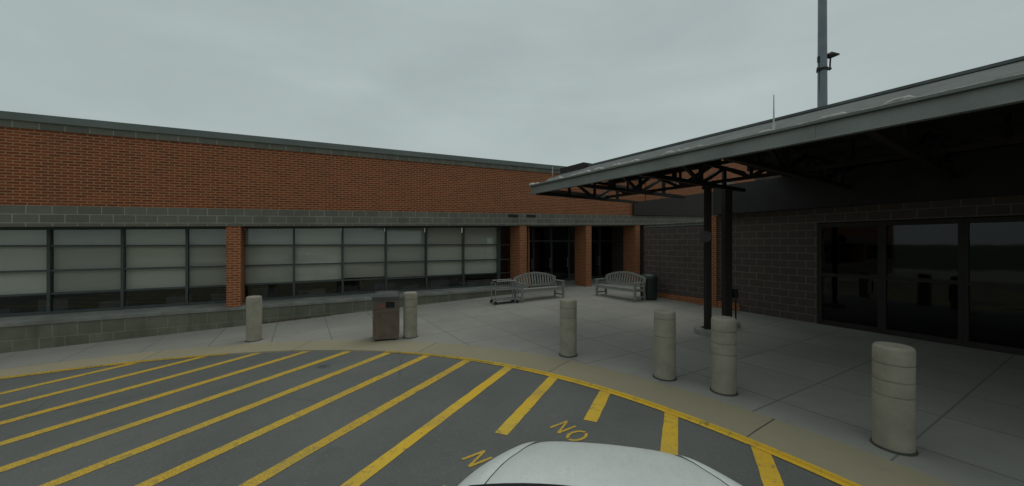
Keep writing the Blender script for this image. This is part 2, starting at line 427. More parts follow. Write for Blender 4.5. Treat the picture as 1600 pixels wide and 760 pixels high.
# ------------------------------------------------------------------ long brick building
LX, LY = -9.4, 9.4; UX, UY = .868, .497
def W(s, d, z): return (LX+UX*s-UY*d, LY+UY*s+UX*d, z)
def s_px(px, d=0):
    r = (px-800)/570
    return (9.4+.497*d+r*(9.4+.868*d))/(.868-.497*r)
K = .026
band_b = lambda s: 2.53+K*s
band_t = lambda s: 3.02+K*s
brick_t = lambda s: 4.90+K*s
cop_t = lambda s: 5.12+K*s
S0, S1 = -26., 32.
bld = thing('brick_building', 'long low red brick building with grey block band, brick piers and ribbon windows', 'building', W(0, 0, 0))
T = W
def courses(mb, s0, s1, d0, d1, zb, zt, off=0):
    mb.box(s0, s1, d0, d1, 0, 0, T, zt=zt, zb=zb); return mb
def shear_uv(o, base):
    pass
def wallbox(name, mat, s0, s1, d0, d1, zb, zt, vbase=None, parent=bld):
    mb = MB(); mb.box(s0, s1, d0, d1, 0, 0, T, zt=zt, zb=zb)
    # make courses follow the wall's own base line
    if vbase:
        for f in mb.bm.faces:
            for l in f.loops:
                u, v = l[mb.uv].uv
                p = l.vert.co; s_ = (p.x-LX)*UX+(p.y-LY)*UY
                if abs(v-p.z) < 1e-4: l[mb.uv].uv = (u, p.z-vbase(s_))
    return mb.build(name, mat, parent, world=True)
wallbox('brick_wall', M['brick'], S0, S1, 0, .35, band_t, brick_t, band_t)
wallbox('concrete_block_band', M['block'], S0, S1, -.035, .35, band_b, lambda s: band_t(s)-.003, lambda s: band_t(s)-.406)
# soldier shadow course + coping
wallbox('coping', M['coping'], S0, S1, -.075, .42, lambda s: brick_t(s)+.045, cop_t)
wallbox('parapet_course', M['block'], S0, S1, -.03, .33, lambda s: brick_t(s)-.12, lambda s: brick_t(s)+.045, lambda s: brick_t(s)-.16)
for a_, b_, h_ in ((18.7, 24.7, 6.7), (24.7, 38, 8.45)):
    wallbox('tall_brick_wall', M['brick'], a_, b_, -.06, 7, lambda s: band_t(s)+.3, lambda s: h_, band_t)
    wallbox('tall_wall_coping', M['coping'], a_-.04, b_, -.1, 7.04, lambda s: h_, lambda s: h_+.12)
wallbox('roof', M['roof'], S0, S1, .36, 14, lambda s: cop_t(s)-.55, lambda s: cop_t(s)-.4)
# soffit behind the band
wallbox('soffit', M['ledge'], S0, 31, .352, 3.2, lambda s: band_b(s)+.02, lambda s: band_b(s)+.12)
# base wall with a level top and a sloped precast ledge
SB = 11.2
wallbox('base_wall', M['base_block'], S0, SB, -.03, .76, lambda s: -1.6, lambda s: .215, lambda s: -.43)
mb = MB()
pr = [(-.06, .215), (-.06, .295), (.80, .33), (.80, .215)]
for (a, b) in zip(pr, pr[1:]+pr[:1]):
    mb.poly([T(S0, a[0], a[1]), T(SB, a[0], a[1]), T(SB, b[0], b[1]), T(S0, b[0], b[1])])
mb.poly([T(S0, *p) for p in pr]); mb.poly([T(SB, *p) for p in pr])
mb.build('window_ledge', M['ledge'], bld, world=True)
# brick piers
piers = [(-18.3, .3), (-8.3, .3), (1.62, .3), (11.2, None), (14.74, None), (17.98, None)]
for s0, zb in piers:
    zz = .298 if zb else -.4
    s0b, s1b = s0, s0+.33
    if s0 == 11.2:
        wallbox('pier_plinth', M['footing'], s0-.04, s1b+.04, -.04, .86, lambda s: -.5, lambda s: .50)
        zz = .502
    d0 = 0.0
    wallbox('brick_pier', M['pier'], s0b, s1b, d0+.0, .8, (lambda s, q=zz: q), lambda s: band_b(s)-.003, lambda s: .0)
# ribbon windows
D = .82
mul = [.615, 1.92, 3.23, 4.65, 6.07, 7.54, 9.05, 10.64]
q = .615
left = []
while q-1.31 > S0+1: q -= 1.31; left.append(q)
mul = left[::-1]+mul+[12.0]
rows_z = [.835, 1.41, 2.03]
for i, (a, b) in enumerate(zip(mul, mul[1:])):
    fr = MB(); wd = .055 if a != 10.64 else .13
    fr.box(a-wd/2, a+wd/2, D-.07, D+.05, .33, 0, T, zt=lambda s: band_b(s)+.02, zb=lambda s: .332)
    for z in rows_z: fr.box(a+wd/2, b-.028, D-.05, D+.045, z-.022, z+.022, T)
    fr.box(a+wd/2, b-.028, D-.06, D+.047, .333, .40, T)
    fr.box(a+wd/2, b-.028, D-.06, D+.047, 0, 0, T, zt=lambda s: band_b(s)+.018, zb=lambda s: band_b(s)-.05)
    wn = fr.build('window', M['mullion'], bld, world=True)
    gl = MB(); gl.box(a+wd/2, b-.03, D, D+.012, .40, 0, T, zt=lambda s: band_b(s)-.05, zb=lambda s: .40)
    gl.build('pane', M['glass'], wn, world=True)
    low = .835 + random.choice([-.05, -.03, -.01, .0, .02, .03, .06])
    bl = MB(); bl.box(a+.03, b-.03, D+.09, D+.10, 0, 0, T, zt=lambda s: band_b(s)+.0, zb=lambda s, q=low: q)
    if a < 10: bl.build('blind', M['blind'], wn, world=True)
# room behind the windows
mb = MB()
mb.box(S0, 12.0, 4.0, 4.2, -.5, 2.6, T); mb.box(S0, 12.0, .86, 4.0, -.5, -.02, T); mb.box(S0, 12.0, .95, 4.2, 2.95, 3.05, T)
mb.box(12.0, 12.2, .82, 3.2, -.5, 2.85, T); mb.box(S0-.2, S0, .0, 4.2, -.5, 2.6, T)
mb.build('interior', M['room'], bld, world=True)
# low furniture silhouettes behind the lowest panes (desks)
shelf_mat = simple('interior_shelf', (.10, .10, .12), .8, bmp=0)
for k in range(16):
    s0 = -6+k*1.15+random.random()*.3
    mb = MB(); mb.box(s0, s0+.5+random.random()*.4, 1.3, 1.7, -.018, .45+random.random()*.22, T); mb.build('shelf', shelf_mat, bld, world=True)
# entrance recess: brick return, glazed doors, dark lobby
wallbox('return_wall', M['brick'], 11.9, 12.0, .5, 2.3, lambda s: -.4, lambda s: band_b(s)+.02, lambda s: .0)
ED = 2.3
edges = [12.25, 13.35, 14.45, 15.55, 16.65, 17.75, 18.85, 20.0, 22., 24., 26., 28., 30.]
for a, b in zip(edges, edges[1:]):
    zg = g(*W(a, ED, 0)[:2])-.02
    fr = MB()
    fr.box(a-.04, a+.04, ED-.05, ED+.05, 0, 0, T, zt=lambda s: band_b(s)+.02, zb=lambda s: zg-.2)
    fr.box(a+.04, b-.04, ED-.045, ED+.045, zg-.1, zg+.14, T); fr.box(a+.04, b-.04, ED-.045, ED+.045, 2.15, 2.25, T)
    nm = 'glass_door' if b < 17.8 else 'entrance_window'
    dr = fr.build(nm, M['mullion'], bld, world=True)
    p = MB(); p.box(a+.045, b-.045, ED, ED+.012, 0, 0, T, zt=lambda s: band_b(s)+.02, zb=lambda s: zg+.1); p.build('pane', M['door_glass'], dr, world=True)
    if nm == 'glass_door':
        p = MB(); p.tube([W(b-.14, ED-.1, .75+zg), W(b-.14, ED-.1, 1.25+zg)], .016, 8); p.bar(W(b-.14, ED-.1, .8+zg), W(b-.14, ED, .8+zg), .02); p.bar(W(b-.14, ED-.1, 1.2+zg), W(b-.14, ED, 1.2+zg), .02)
        p.build('handle', M['alu'], dr, world=True)
mb = MB(); mb.box(12.2, 30.5, 6.5, 6.6, -.5, 3.4, T); mb.box(12.2, 30.5, ED+.06, 6.5, -.5, -.25, T); mb.box(30.2, 30.4, .3, 6.5, -.5, 3.2, T); mb.box(12.0, 30.5, 3.25, 6.6, 3.3, 3.4, T)
mb.build('lobby', M['room'], bld, world=True)
# dark panel on the wall above the band, right of the last pier
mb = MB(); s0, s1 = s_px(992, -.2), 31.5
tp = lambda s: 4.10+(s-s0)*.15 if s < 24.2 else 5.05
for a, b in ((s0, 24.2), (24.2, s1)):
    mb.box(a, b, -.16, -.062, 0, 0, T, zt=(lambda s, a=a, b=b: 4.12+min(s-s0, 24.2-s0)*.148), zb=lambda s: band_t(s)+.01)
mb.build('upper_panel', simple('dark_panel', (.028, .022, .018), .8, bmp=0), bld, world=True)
# two vents under the brick
for px in (802, 830):
    s_ = s_px(px, -.04); p = MB(); p.box(s_-.22, s_+.22, -.06, -.0355, band_t(s_)-.15, band_t(s_)-.05, T)
    p.build('vent', M['black'], bld, world=True)

# ------------------------------------------------------------------ block building on the right
AX, AY = 5.2, 14.3; VX, VY = .5, -.866
def V(t_, d, z): return (AX+VX*t_+.866*d, AY+VY*t_+.5*d, z)
sb = thing('block_building', 'grey block wall with brick foot and tall dark glazing under the canopy', 'building', V(4, 0, 0))
def vbox(name, mat, t0, t1, d0, d1, z0, z1, parent=sb):
    mb = MB(); mb.box(t0, t1, d0, d1, z0, z1, V); return mb.build(name, mat, parent, world=True)
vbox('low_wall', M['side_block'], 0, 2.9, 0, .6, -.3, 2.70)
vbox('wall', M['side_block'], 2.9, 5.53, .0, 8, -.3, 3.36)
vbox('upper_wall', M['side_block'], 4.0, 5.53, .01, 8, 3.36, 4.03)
vbox('added_screen_wall', M['side_block'], -5.5, 2.88, 3.6, 3.9, -.3, 3.02)  # unseen wall, added to block the bright horizon mirrored in the entrance glass
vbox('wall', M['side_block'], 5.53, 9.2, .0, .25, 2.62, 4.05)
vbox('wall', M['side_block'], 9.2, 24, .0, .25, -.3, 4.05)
vbox('roof', M['deck'], 4.6, 24, .26, 9, 3.7, 4.0)
vbox('bulkhead', M['deck'], 2.93, 22, -.30, -.002, 3.0, 3.9)
vbox('wall_cap', M['coping'], -.03, 2.88, -.03, .63, 2.70, 2.75)
vbox('brick_footing', M['pier'], .0, 3.6, -.05, -.002, -.1, .24)
vbox('brick_pilaster', M['pier'], 2.62, 2.90, -.09, -.003, -.1, 2.98)
mb = MB(); mb.box(5.53, 9.2, 5, 5.2, -.3, 4, V); mb.box(5.4, 5.52, .3, 5, -.3, 4, V); mb.box(9.2, 9.3, .3, 5, -.3, 4, V); mb.box(5.53, 9.2, .3, 5, -.2, -.03, V); mb.build('lobby', M['room'], sb, world=True)
for a, b in ((5.55, 6.75), (6.75, 7.95), (7.95, 9.15)):
    fr = MB()
    fr.box(a, a+.07, -.02, .08, -.2, 2.6, V); fr.box(b-.07, b-.002, -.02, .08, -.2, 2.6, V)
    for z0, z1 in ((-.02, .12), (1.25, 1.33), (2.5, 2.6)): fr.box(a+.07, b-.07, -.015, .075, z0, z1, V)
    dr = fr.build('glass_door', M['steel'], sb, world=True)
    p = MB(); p.box(a+.06, b-.06, .03, .042, .1, 2.52, V); p.build('pane', M['door_glass'], dr, world=True)
    p = MB(); p.tube([V(b-.2, -.08, .9), V(b-.2, -.08, 1.2)], .015, 8); p.build('handle', M['steel'], dr, world=True)

# ------------------------------------------------------------------ canopy
EX, EY = .51, 9.75; FX, FY = .545, -.838; GX, GY = .838, .545      # F along the edge (towards camera), G away behind it
def Cn(t_, d, z): return (EX+FX*t_+GX*d, EY+FY*t_+GY*d, z)
can = thing('entrance_canopy', 'shallow sloped metal canopy with pale grey fascia and dark steel trusses', 'canopy', Cn(3.3, 3.0, 0))
LEN, DEP = 22., 6.0  # canopy's stretch out of view, past the camera, is added to darken the plaza
zf = lambda x: 3.62
mb = MB(); mb.box(0, LEN, 0, .06, 3.40, 3.60, Cn); mb.box(0, .05, .06, 2.9, 3.47, 3.58, Cn); 
mb.box(-.03, LEN, -.035, .0, 3.40, 3.425, Cn)
for k in range(1, 8): mb.box(k*3.05-.02, k*3.05+.02, -.006, -.0005, 3.43, 3.598, Cn)
mb.build('fascia', M['fascia'], can, world=True)
mb = MB(); mb.box(-.05, LEN, -.06, .05, 3.602, 3.635, Cn); mb.build('drip_edge', M['coping'], can, world=True)
# pitched roof sheet: rises to the ridge, then falls gently
prof = [(.05, 3.60), (1.25, 4.14), (DEP+.4, 4.02)]
TC, DC = 3.45, 2.95          # the first bay and a half has a shallower roof; the trusses run on bare behind it
th = .05
def zr(d): return 3.60+.45*(d-.05) if d < 1.25 else 4.14-.022*(d-1.25)
mb = MB()
for t0, t1, ds in ((0, TC, (.05, 1.25, DC)), (TC, LEN, (.05, 1.25, DEP+.4))):
    n = max(2, int((t1-t0)/.8))
    for da, db in zip(ds, ds[1:]):
        for dz in (0, -th):
            for i in range(n):
                ta, tb = t0+(t1-t0)*i/n, t0+(t1-t0)*(i+1)/n
                mb.poly([Cn(ta, da, zr(da)+dz), Cn(tb, da, zr(da)+dz), Cn(tb, db, zr(db)+dz), Cn(ta, db, zr(db)+dz)])
mb.build('roof', M['roof'], can, world=True)
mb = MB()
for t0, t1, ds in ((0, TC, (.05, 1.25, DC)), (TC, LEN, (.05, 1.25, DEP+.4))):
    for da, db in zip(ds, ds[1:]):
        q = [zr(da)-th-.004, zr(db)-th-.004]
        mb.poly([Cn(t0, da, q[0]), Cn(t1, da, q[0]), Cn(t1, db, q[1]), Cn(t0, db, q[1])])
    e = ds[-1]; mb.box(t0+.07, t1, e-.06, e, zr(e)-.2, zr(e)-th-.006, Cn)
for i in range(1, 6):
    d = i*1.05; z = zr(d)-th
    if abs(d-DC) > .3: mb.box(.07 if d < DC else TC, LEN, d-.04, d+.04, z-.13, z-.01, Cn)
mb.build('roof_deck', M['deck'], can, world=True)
mb = MB(); mb.box(.0, LEN, 1.2, 1.34, 4.13, 4.17, Cn); mb.build('ridge_cap', M['roof'], can, world=True)
mb = MB(); mb.box(-.05, .9, 1.05, 1.4, 4.05, 4.22, Cn); mb.build('ridge_end_cap', M['steel'], can, world=True)
# torn, pale sealant patches along the lower roof edge
mb = MB(); rows = []; t_ = -.03; hh = .01
while t_ < LEN-.1:
    hh = random.choice([.006, .008, .012, .02, .04, .06]) if random.random() < .55 else hh
    k_ = .35 if t_ > 7 else 1
    rows.append([mb.bm.verts.new(Cn(t_, d, z)) for d, z in ((-.05, 3.637), (-.045, 3.64+hh*.5*k_), (.0, 3.64+hh*k_), (.06+hh*.6, 3.64+hh*.8*k_), (.10, 3.637))])
    t_ += random.uniform(.03, .10)
for A, B in zip(rows, rows[1:]):
    for k in range(4): mb.bm.faces.new([A[k], A[k+1], B[k+1], B[k]])
mb.build('sealant_patch', M['grout'], can, world=True)
# trusses across the canopy
def ztop(d): return (3.60+.45*(d-.05) if d < 1.25 else 4.14-.022*(d-1.25))-th-.16
def truss(t0):
    mb = MB(); zb = 3.43; DEP = 4.2 if t0 < 4 else 6.0
    P = lambda d, z: Cn(t0, d, z)
    mb.bar(P(.1, zb), P(DEP, zb), .09, .08)
    mb.bar(P(.25, zb+.08), P(1.25, ztop(1.25)), .08, .07); mb.bar(P(1.25, ztop(1.25)), P(DEP, ztop(DEP)), .08, .07)
    nn = [(.25+1.0*k) for k in range(7)]
    for k, d in enumerate(nn):
        if d > DEP: break
        zt = ztop(d)
        if k: mb.bar(P(d, zb), P(d, zt), .075)
        if k+1 < len(nn) and nn[k+1] < DEP:
            if k % 2: mb.bar(P(d, zt), P(nn[k+1], zb), .065)
            else: mb.bar(P(d, zb), P(nn[k+1], ztop(nn[k+1])), .065)
    return mb
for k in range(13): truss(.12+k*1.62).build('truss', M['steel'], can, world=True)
# longitudinal girders with X webs
for d in (2.75,):
    mb = MB(); zb = 3.50; zt = ztop(d)+.02
    mb.bar(Cn(.12, d, zb), Cn(LEN-.2, d, zb), .07); mb.bar(Cn(.12, d, zt), Cn(LEN-.2, d, zt), .07)
    for k in range(13):
        t0 = .12+k*1.62
        mb.bar(Cn(t0, d, zt), Cn(t0+.81, d, zb), .075); mb.bar(Cn(t0+.81, d, zb), Cn(t0+1.62, d, zt), .075); mb.bar(Cn(t0+.81, d, zb), Cn(t0+.81, d, zt), .05)
    mb.build('girder', M['steel'], can, world=True)
# steel columns with a splayed head, baseplate and footing
def column(x, y, wd, box_z=None, lamp=False):
    z0 = g(x, y); mb = MB()
    mb.box(x-wd/2, x+wd/2, y-wd/2, y+wd/2, z0, 3.46)
    c = mb.build('column', M['steel'], can, world=True, bevel=.01)
    mb = MB()
    mb.box(x-.09, x+.09, y-.09, y+.09, 3.36, 3.43)
    mb.build('head_plate', M['steel'], c, world=True)
    mb = MB(); mb.box(x-wd*.9, x+wd*.9, y-wd*.9, y+wd*.9, z0+.12, z0+.14); mb.build('base_plate', M['steel'], c, world=True)
    mb = MB(); mb.lathe([(0, z0-.05), (.29, z0-.05), (.29, z0+.10), (.27, z0+.118), (0, z0+.118)], 24, (x, y)); mb.build('footing', M['footing'], c, world=True, smooth=40)
    return c
c1 = column(4.56, 8.5, .12)
c2 = column(5.45, 9.25, .17)
mb = MB()
mb.tube([(4.44, 8.38, 2.20), (4.40, 8.30, 2.23), (4.38, 8.26, 2.25)], [.03, .10, .14], 14); mb.tube([(4.50, 8.44, 2.18), (4.44, 8.38, 2.20)], .03, 8)
mb.build('loudspeaker', simple('grey_horn', (.11, .10, .09), .7), c1, world=True, smooth=40)
mb = MB(); mb.box(5.56, 5.66, 9.12, 9.22, .72, .95); mb.build('outlet_box', M['black'], c2, world=True, bevel=.01)
mb = MB(); mb.tube([(5.63, 9.18, .68), (5.63, 9.18, g(5.6, 9.2))], .02, 8); mb.build('conduit', M['steel'], c2, world=True)

# ------------------------------------------------------------------ things on the roof and beyond
rp = Cn(6.0, .12, 3.63)
sx = (1204-800)/570
tt = (sx*EY-EX)/(FX-sx*FY); rx, ry, _ = Cn(tt, .1, 0)
r = thing('lightning_rod', 'thin pale rod standing on the canopy edge left of the tall mast', 'rod', (rx, ry, 3.62))
mb = MB(); mb.tube([(0, 0, 0), (0, 0, .55)], [.012, .006], 6); mb.build('rod', M['white_post'], r)
mb = MB(); mb.lathe([(0, 0), (.035, 0), (.035, .02), (.02, .05), (.02, .16), (0, .16)], 12); mb.build('base', M['white_post'], r)
sx = (857-800)/570; tt = (sx*EY-EX)/(FX-sx*FY); rx, ry, _ = Cn(max(tt, .25), .12, 0)
r = thing('bent_rod', 'short hooked metal rod at the far tip of the canopy roof', 'rod', (rx, ry, 3.62))
mb = MB(); mb.tube([(-.12, 0, .0), (-.13, 0, .07), (-.06, 0, .10), (0, 0, .11), (.01, 0, .22), (.01, 0, .40)], .009, 6); mb.build('hook', M['white_post'], r)

px_, py_ = (1285-800)/570*25, 25.
ms = thing('mast', 'tall grey steel mast rising behind the canopy with a small side lamp', 'mast', (px_, py_, 0))
mb = MB(); mb.tube([(0, 0, -1), (0, 0, 12), (0, 0, 26)], [.285, .27, .215], 20); mb.build('pole', M['mast'], ms, smooth=40)
zz = CAMH+(381-110)/570*25
mb = MB(); mb.lathe([(.275, zz-.10), (.33, zz-.10), (.33, zz+.06), (.275, zz+.06)], 20); mb.bar((-.45, -.1, zz-.08), (.50, -.1, zz+.02), .12)
mb.bar((.42, -.1, zz-.1), (.46, -.1, zz+.75), .07); mb.bar((-.4, -.1, zz-.1), (-.4, -.1, zz+.1), .09); mb.build('bracket', M['steel'], ms)
mb = MB(); mb.tube([(.26, -.1, zz+.86), (.48, -.14, zz+.93), (.98, -.2, zz+.95)], [.17, .22, .05], 10); mb.build('side_lamp', M['steel'], ms, smooth=60)
mb = MB(); mb.box(-.30, -.24, -.08, .08, zz+.5, zz+.9); mb.bar((-.26, -.05, zz-1.5), (-.26, -.05, zz+.5), .03); mb.build('cable', M['steel'], ms)

# ------------------------------------------------------------------ bollards
BG = 'round concrete bollards along the kerb'
bdata = [(-6.13, 8.67, 'plain grey bollard farthest left, in front of the windows by the brick pier', 0),
         (-2.38, 8.55, 'pale concrete bollard standing right beside the brown litter bin', 1),
         (1.06, 6.88, 'concrete bollard standing alone before the gap between the two benches', 1),
         (2.385, 5.70, 'concrete bollard with bare paving behind it, next left of the column footing', 2),
         (2.995, 5.16, 'three grooved concrete bollard directly in front of the canopy column footing', 3),
         (3.93, 3.76, 'concrete bollard at the far right edge, closest to the camera', 3)]
Rb, Hb = .158, 1.05
def bprof(gr):
    p = [(0, -.05), (Rb, -.05), (Rb, .02)]
    for z in gr: p += [(Rb, z-.02), (Rb, z-.0075), (Rb-.011, z-.005), (Rb-.011, z+.005), (Rb, z+.0075), (Rb, z+.02)]
    p += [(Rb, Hb-.035), (Rb-.006, Hb-.015), (Rb-.022, Hb-.002), (0, Hb+.004)]
    return p
def bollard(x, y, label, k):
    o = thing('bollard', label, 'bollard', (x, y, g(x, y)), 0, BG)
    gr = {0: [], 1: [.72, .90], 2: [.66, .93], 3: [.55, .70, .87]}[k]
    mb = MB(); mb.lathe(bprof(gr), 40); mb.build('shaft', M['bollard'], o, smooth=35)
    mb = MB(); mb.lathe([(Rb+.001, .003), (Rb+.018, .003), (Rb+.012, .018), (Rb+.001, .022)], 32); mb.build('sealant_ring', M['joint'], o, smooth=35)
    o.rotation_euler.z = random.random()*6
    return o
for b in bdata: bollard(*b)

# ------------------------------------------------------------------ benches
def bench(name, label, loc, rz):
    o = thing(name, label, 'bench', loc, rz, 'arched slat benches by the entrance')
    Lh = .93; wd = M['wood']
    sd = MB()
    for k in range(6): y = -.25+k*.088; sd.box(-Lh+.03, Lh-.03, y, y+.068, .405-.006*k, .43-.006*k)
    sd.build('seat', wd, o, bevel=.004)
    mb = MB(); mb.box(-Lh+.06, Lh-.06, -.245, -.22, .32, .403); mb.box(-Lh+.06, Lh-.06, .24, .265, .30, .37); mb.build('apron', wd, o, bevel=.003)
    top = lambda x: .74+.20*math.cos(min(1, abs(x)/Lh)*math.pi/2)**.8
    yb = lambda z: .25+(z-.42)*.20
    mb = MB(); n = 24
    for i in range(n):                                    # arched top rail
        x0, x1 = -Lh+2*Lh*i/n, -Lh+2*Lh*(i+1)/n
        mb.bar((x0, yb(top(x0)), top(x0)), (x1+.004, yb(top(x1)), top(x1)), .035, .065)
    mb.bar((-Lh+.03, yb(.49), .49), (Lh-.03, yb(.49), .49), .03, .06)
    for i in range(15):
        x = -Lh+.11+i*(2*Lh-.22)/14
        mb.bar((x, yb(.5), .5), (x*1.02, yb(top(x)), top(x)-.02), .018, .06, up=(1, 0, 0))
    mb.build('backrest', wd, o)
    for sx_ in (-1, 1):
        x = sx_*(Lh-.03)
        mb = MB(); mb.box(x-.03, x+.03, -.27, -.21, 0, .62); mb.build('leg', wd, o, bevel=.004)
        mb = MB(); mb.bar((x, .29, 0), (x, .25, .42), .06); mb.bar((x, .25, .42), (x, yb(.76), .76), .055); mb.build('leg', wd, o)
        mb = MB(); mb.box(x-.04, x+.04, -.31, .29, .62, .65); mb.bar((x, -.2, .36), (x, .25, .36), .03, .07); mb.bar((x, -.2, .13), (x, .27, .13), .03, .05); mb.build('armrest', wd, o, bevel=.003)
    return o
angF = math.atan2(UY, UX)
def gz(x, y): return (x, y, g(x, y))
bench('garden_bench', 'weathered grey slat bench with arched back, left of the doorway pier', gz(1.02, 13.42), angF)
bench('garden_bench', 'weathered grey slat bench with arched back, beside the dark green bin', gz(4.0, 13.62), math.atan2(-.866, .5)+R(3))

# ------------------------------------------------------------------ dark green bin
o = thing('green_bin', 'dark green lidded bin beside the right bench at the block wall end', 'bin', gz(4.99, 13.30))
mb = MB(); mb.lathe([(0, 0), (.24, 0), (.27, .03), (.29, .7), (.30, .74), (0, .74)], 28); mb.build('body', M['green'], o, smooth=35)
mb = MB(); mb.lathe([(.31, .742), (.32, .78), (.30, .86), (.22, .92), (0, .94)], 28); mb.build('lid', M['green'], o, smooth=50)
mb = MB()
for k in range(18):
    a = 2*math.pi*k/18; mb.bar((.277*math.cos(a), .277*math.sin(a), .06), (.298*math.cos(a), .298*math.sin(a), .70), .02)
mb.build('slats', M['green'], o)

# ------------------------------------------------------------------ brown litter bin
o = thing('litter_bin', 'square brown litter bin with grey hood and black opening by a bollard', 'litter bin', gz(-2.93, 8.52), R(16))
hw = .262
mb = MB(); mb.box(-hw, hw, -hw, hw, .04, .70); mb.build('body', M['bin_brown'], o, bevel=.015)
mb = MB()
for s_ in (-1, 1):
    mb.box(s_*hw-.02, s_*hw+.02, -hw-.012, -hw+.02, .03, .72); mb.box(s_*hw-.02, s_*hw+.02, hw-.02, hw+.012, .03, .72)
mb.box(-hw+.02, hw-.02, -hw-.010, -hw-.001, .04, .12); mb.box(-hw+.02, hw-.02, -hw-.010, -hw-.001, .64, .72)
mb.box(-hw-.010, -hw-.001, -hw+.02, hw-.02, .04, .12); mb.box(hw+.001, hw+.010, -hw+.02, hw-.02, .04, .12)
mb.build('frame', M['bin_brown'], o, bevel=.004)
mb = MB()    # hood with an opening in its front
mb.box(-hw-.015, hw+.015, -hw+.03, hw+.015, .722, .93)
mb.box(-hw-.015, .0, -hw-.015, -hw+.03, .722, .93); mb.box(.19, hw+.015, -hw-.015, -hw+.03, .722, .93); mb.box(.0, .19, -hw-.015, -hw+.03, .722, .745); mb.box(.0, .19, -hw-.015, -hw+.03, .88, .93)
mb.build('hood', simple('hood_brown', (.12, .095, .08), .7), o)
mb = MB(); mb.box(.005, .185, -hw+.021, -hw+.029, .748, .878); mb.build('opening', M['black'], o)
mb = MB()
a = hw+.03
rings = [(a, .932), (a+.005, 1.0), (a-.035, 1.055), (a-.15, 1.085)]
for (r0, z0), (r1, z1) in zip(rings, rings[1:]):
    for k in range(4):
        c = [(-1,-1),(1,-1),(1,1),(-1,1)]; p, q = c[k], c[(k+1) % 4]
        mb.poly([(p[0]*r0, p[1]*r0, z0), (q[0]*r0, q[1]*r0, z0), (q[0]*r1, q[1]*r1, z1), (p[0]*r1, p[1]*r1, z1)])
mb.poly([(-a+.15, -a+.15, 1.085), (a-.15, -a+.15, 1.085), (a-.15, a-.15, 1.085), (-a+.15, a-.15, 1.085)])
mb.poly([(-a, -a, .932), (-a, a, .932), (a, a, .932), (a, -a, .932)])
mb.build('lid', M['bin_grey'], o, bevel=.006)
mb = MB(); mb.box(-.17, -.02, -hw-.022, -hw-.016, .76, .83); mb.build('sticker', M['red'], o)
mb = MB(); mb.box(-hw-.026, -hw-.016, -hw+.02, hw-.03, .60, .92); mb.build('side_panel', simple('grey_panel', (.22, .24, .25), .6), o)
mb = MB()
for x in (-.2, .2):
    for y in (-.2, .2): mb.box(x-.03, x+.03, y-.03, y+.03, 0, .04)
mb.build('feet', M['rubber'], o)

# ------------------------------------------------------------------ metal cart left of the bench
o = thing('metal_cart', 'grey metal rail cart on low wheels just left of the left bench', 'cart', gz(-.27, 12.75), angF-R(8))
mb = MB(); hw = .40; hd = .22
for y in (-hd, hd):
    mb.tube([(-hw, y, .10), (-hw, y, .72), (-hw+.05, y, .78), (hw-.05, y, .80), (hw, y, .74), (hw, y, .10)], .018, 8)
    mb.tube([(-hw, y, .50), (hw, y, .50)], .014, 8)
for x in (-hw, hw): mb.tube([(x, -hd, .50), (x, hd, .50)], .014, 8); mb.tube([(x, -hd, .12), (x, hd, .12)], .014, 8); mb.tube([(x, -hd, .72), (x, hd, .72)], .014, 8)
mb.build('frame', M['alu'], o, smooth=60)
mb = MB()
for k in range(9):
    x = -hw+.08+k*.08
    mb.tube([(x, -hd, .50), (x, -hd, .785)], .008, 6)
mb.build('side_rail', M['alu'], o, smooth=60)
mb = MB(); mb.box(-hw+.02, hw-.02, -hd+.01, hd-.01, .13, .16); mb.build('shelf', M['alu'], o)
for x in (-hw, hw):
    for y in (-hd, hd):
        mb = MB(); mb.tube([(x, y-.018, .055), (x, y+.018, .055)], .055, 14); mb.build('wheel', M['rubber'], o, smooth=40)

# ------------------------------------------------------------------ white car carrying the camera
hx, hy = .17, .985
rz = -math.atan2(hx, hy)
car = thing('parked_car', 'white compact car seen from above, hood towards the brick building', 'car', (.27, .50, g(.3, .5)-REVEAL), rz)
secs = [  # y, half width, top z, shoulder drop
 (1.93, .38, .70, .06), (1.91, .46, .80, .07), (1.85, .53, .88, .08), (1.74, .60, .935, .08), (1.54, .70, .98, .07), (1.34, .79, 1.015, .07), (1.12, .86, 1.035, .06),
 (.6, .86, 1.03, .05), (0, .865, 1.03, .05), (-.8, .86, 1.03, .05), (-1.4, .83, 1.0, .05), (-1.75, .78, .93, .07), (-1.86, .66, .75, .08)]
mb = MB(); rings = []
for y, wd, zt, sd in secs:
    half = [(0, zt), (wd*.35, zt-.004), (wd*.68, zt-.018), (wd*.715, zt-.036), (wd*.75, zt-.018), (wd*.90, zt-.05), (wd*.985, zt-sd-.09), (wd, max(.5, zt-.35)), (wd*.99, .34), (wd*.93, .20)]
    pts = [(-x, y, z) for x, z in half[::-1]] + [(x, y, z) for x, z in half[1:]]
    rings.append([mb.bm.verts.new(p) for p in pts])
for A, B in zip(rings, rings[1:]):
    for k in range(len(A)-1): mb.bm.faces.new([A[k], A[k+1], B[k+1], B[k]])
    mb.bm.faces.new([A[-1], A[0], B[0], B[-1]])
mb.bm.faces.new(rings[0]); mb.bm.faces.new(rings[-1][::-1])
body = mb.build('body', M['paint'], car, smooth=180, subsurf=2)
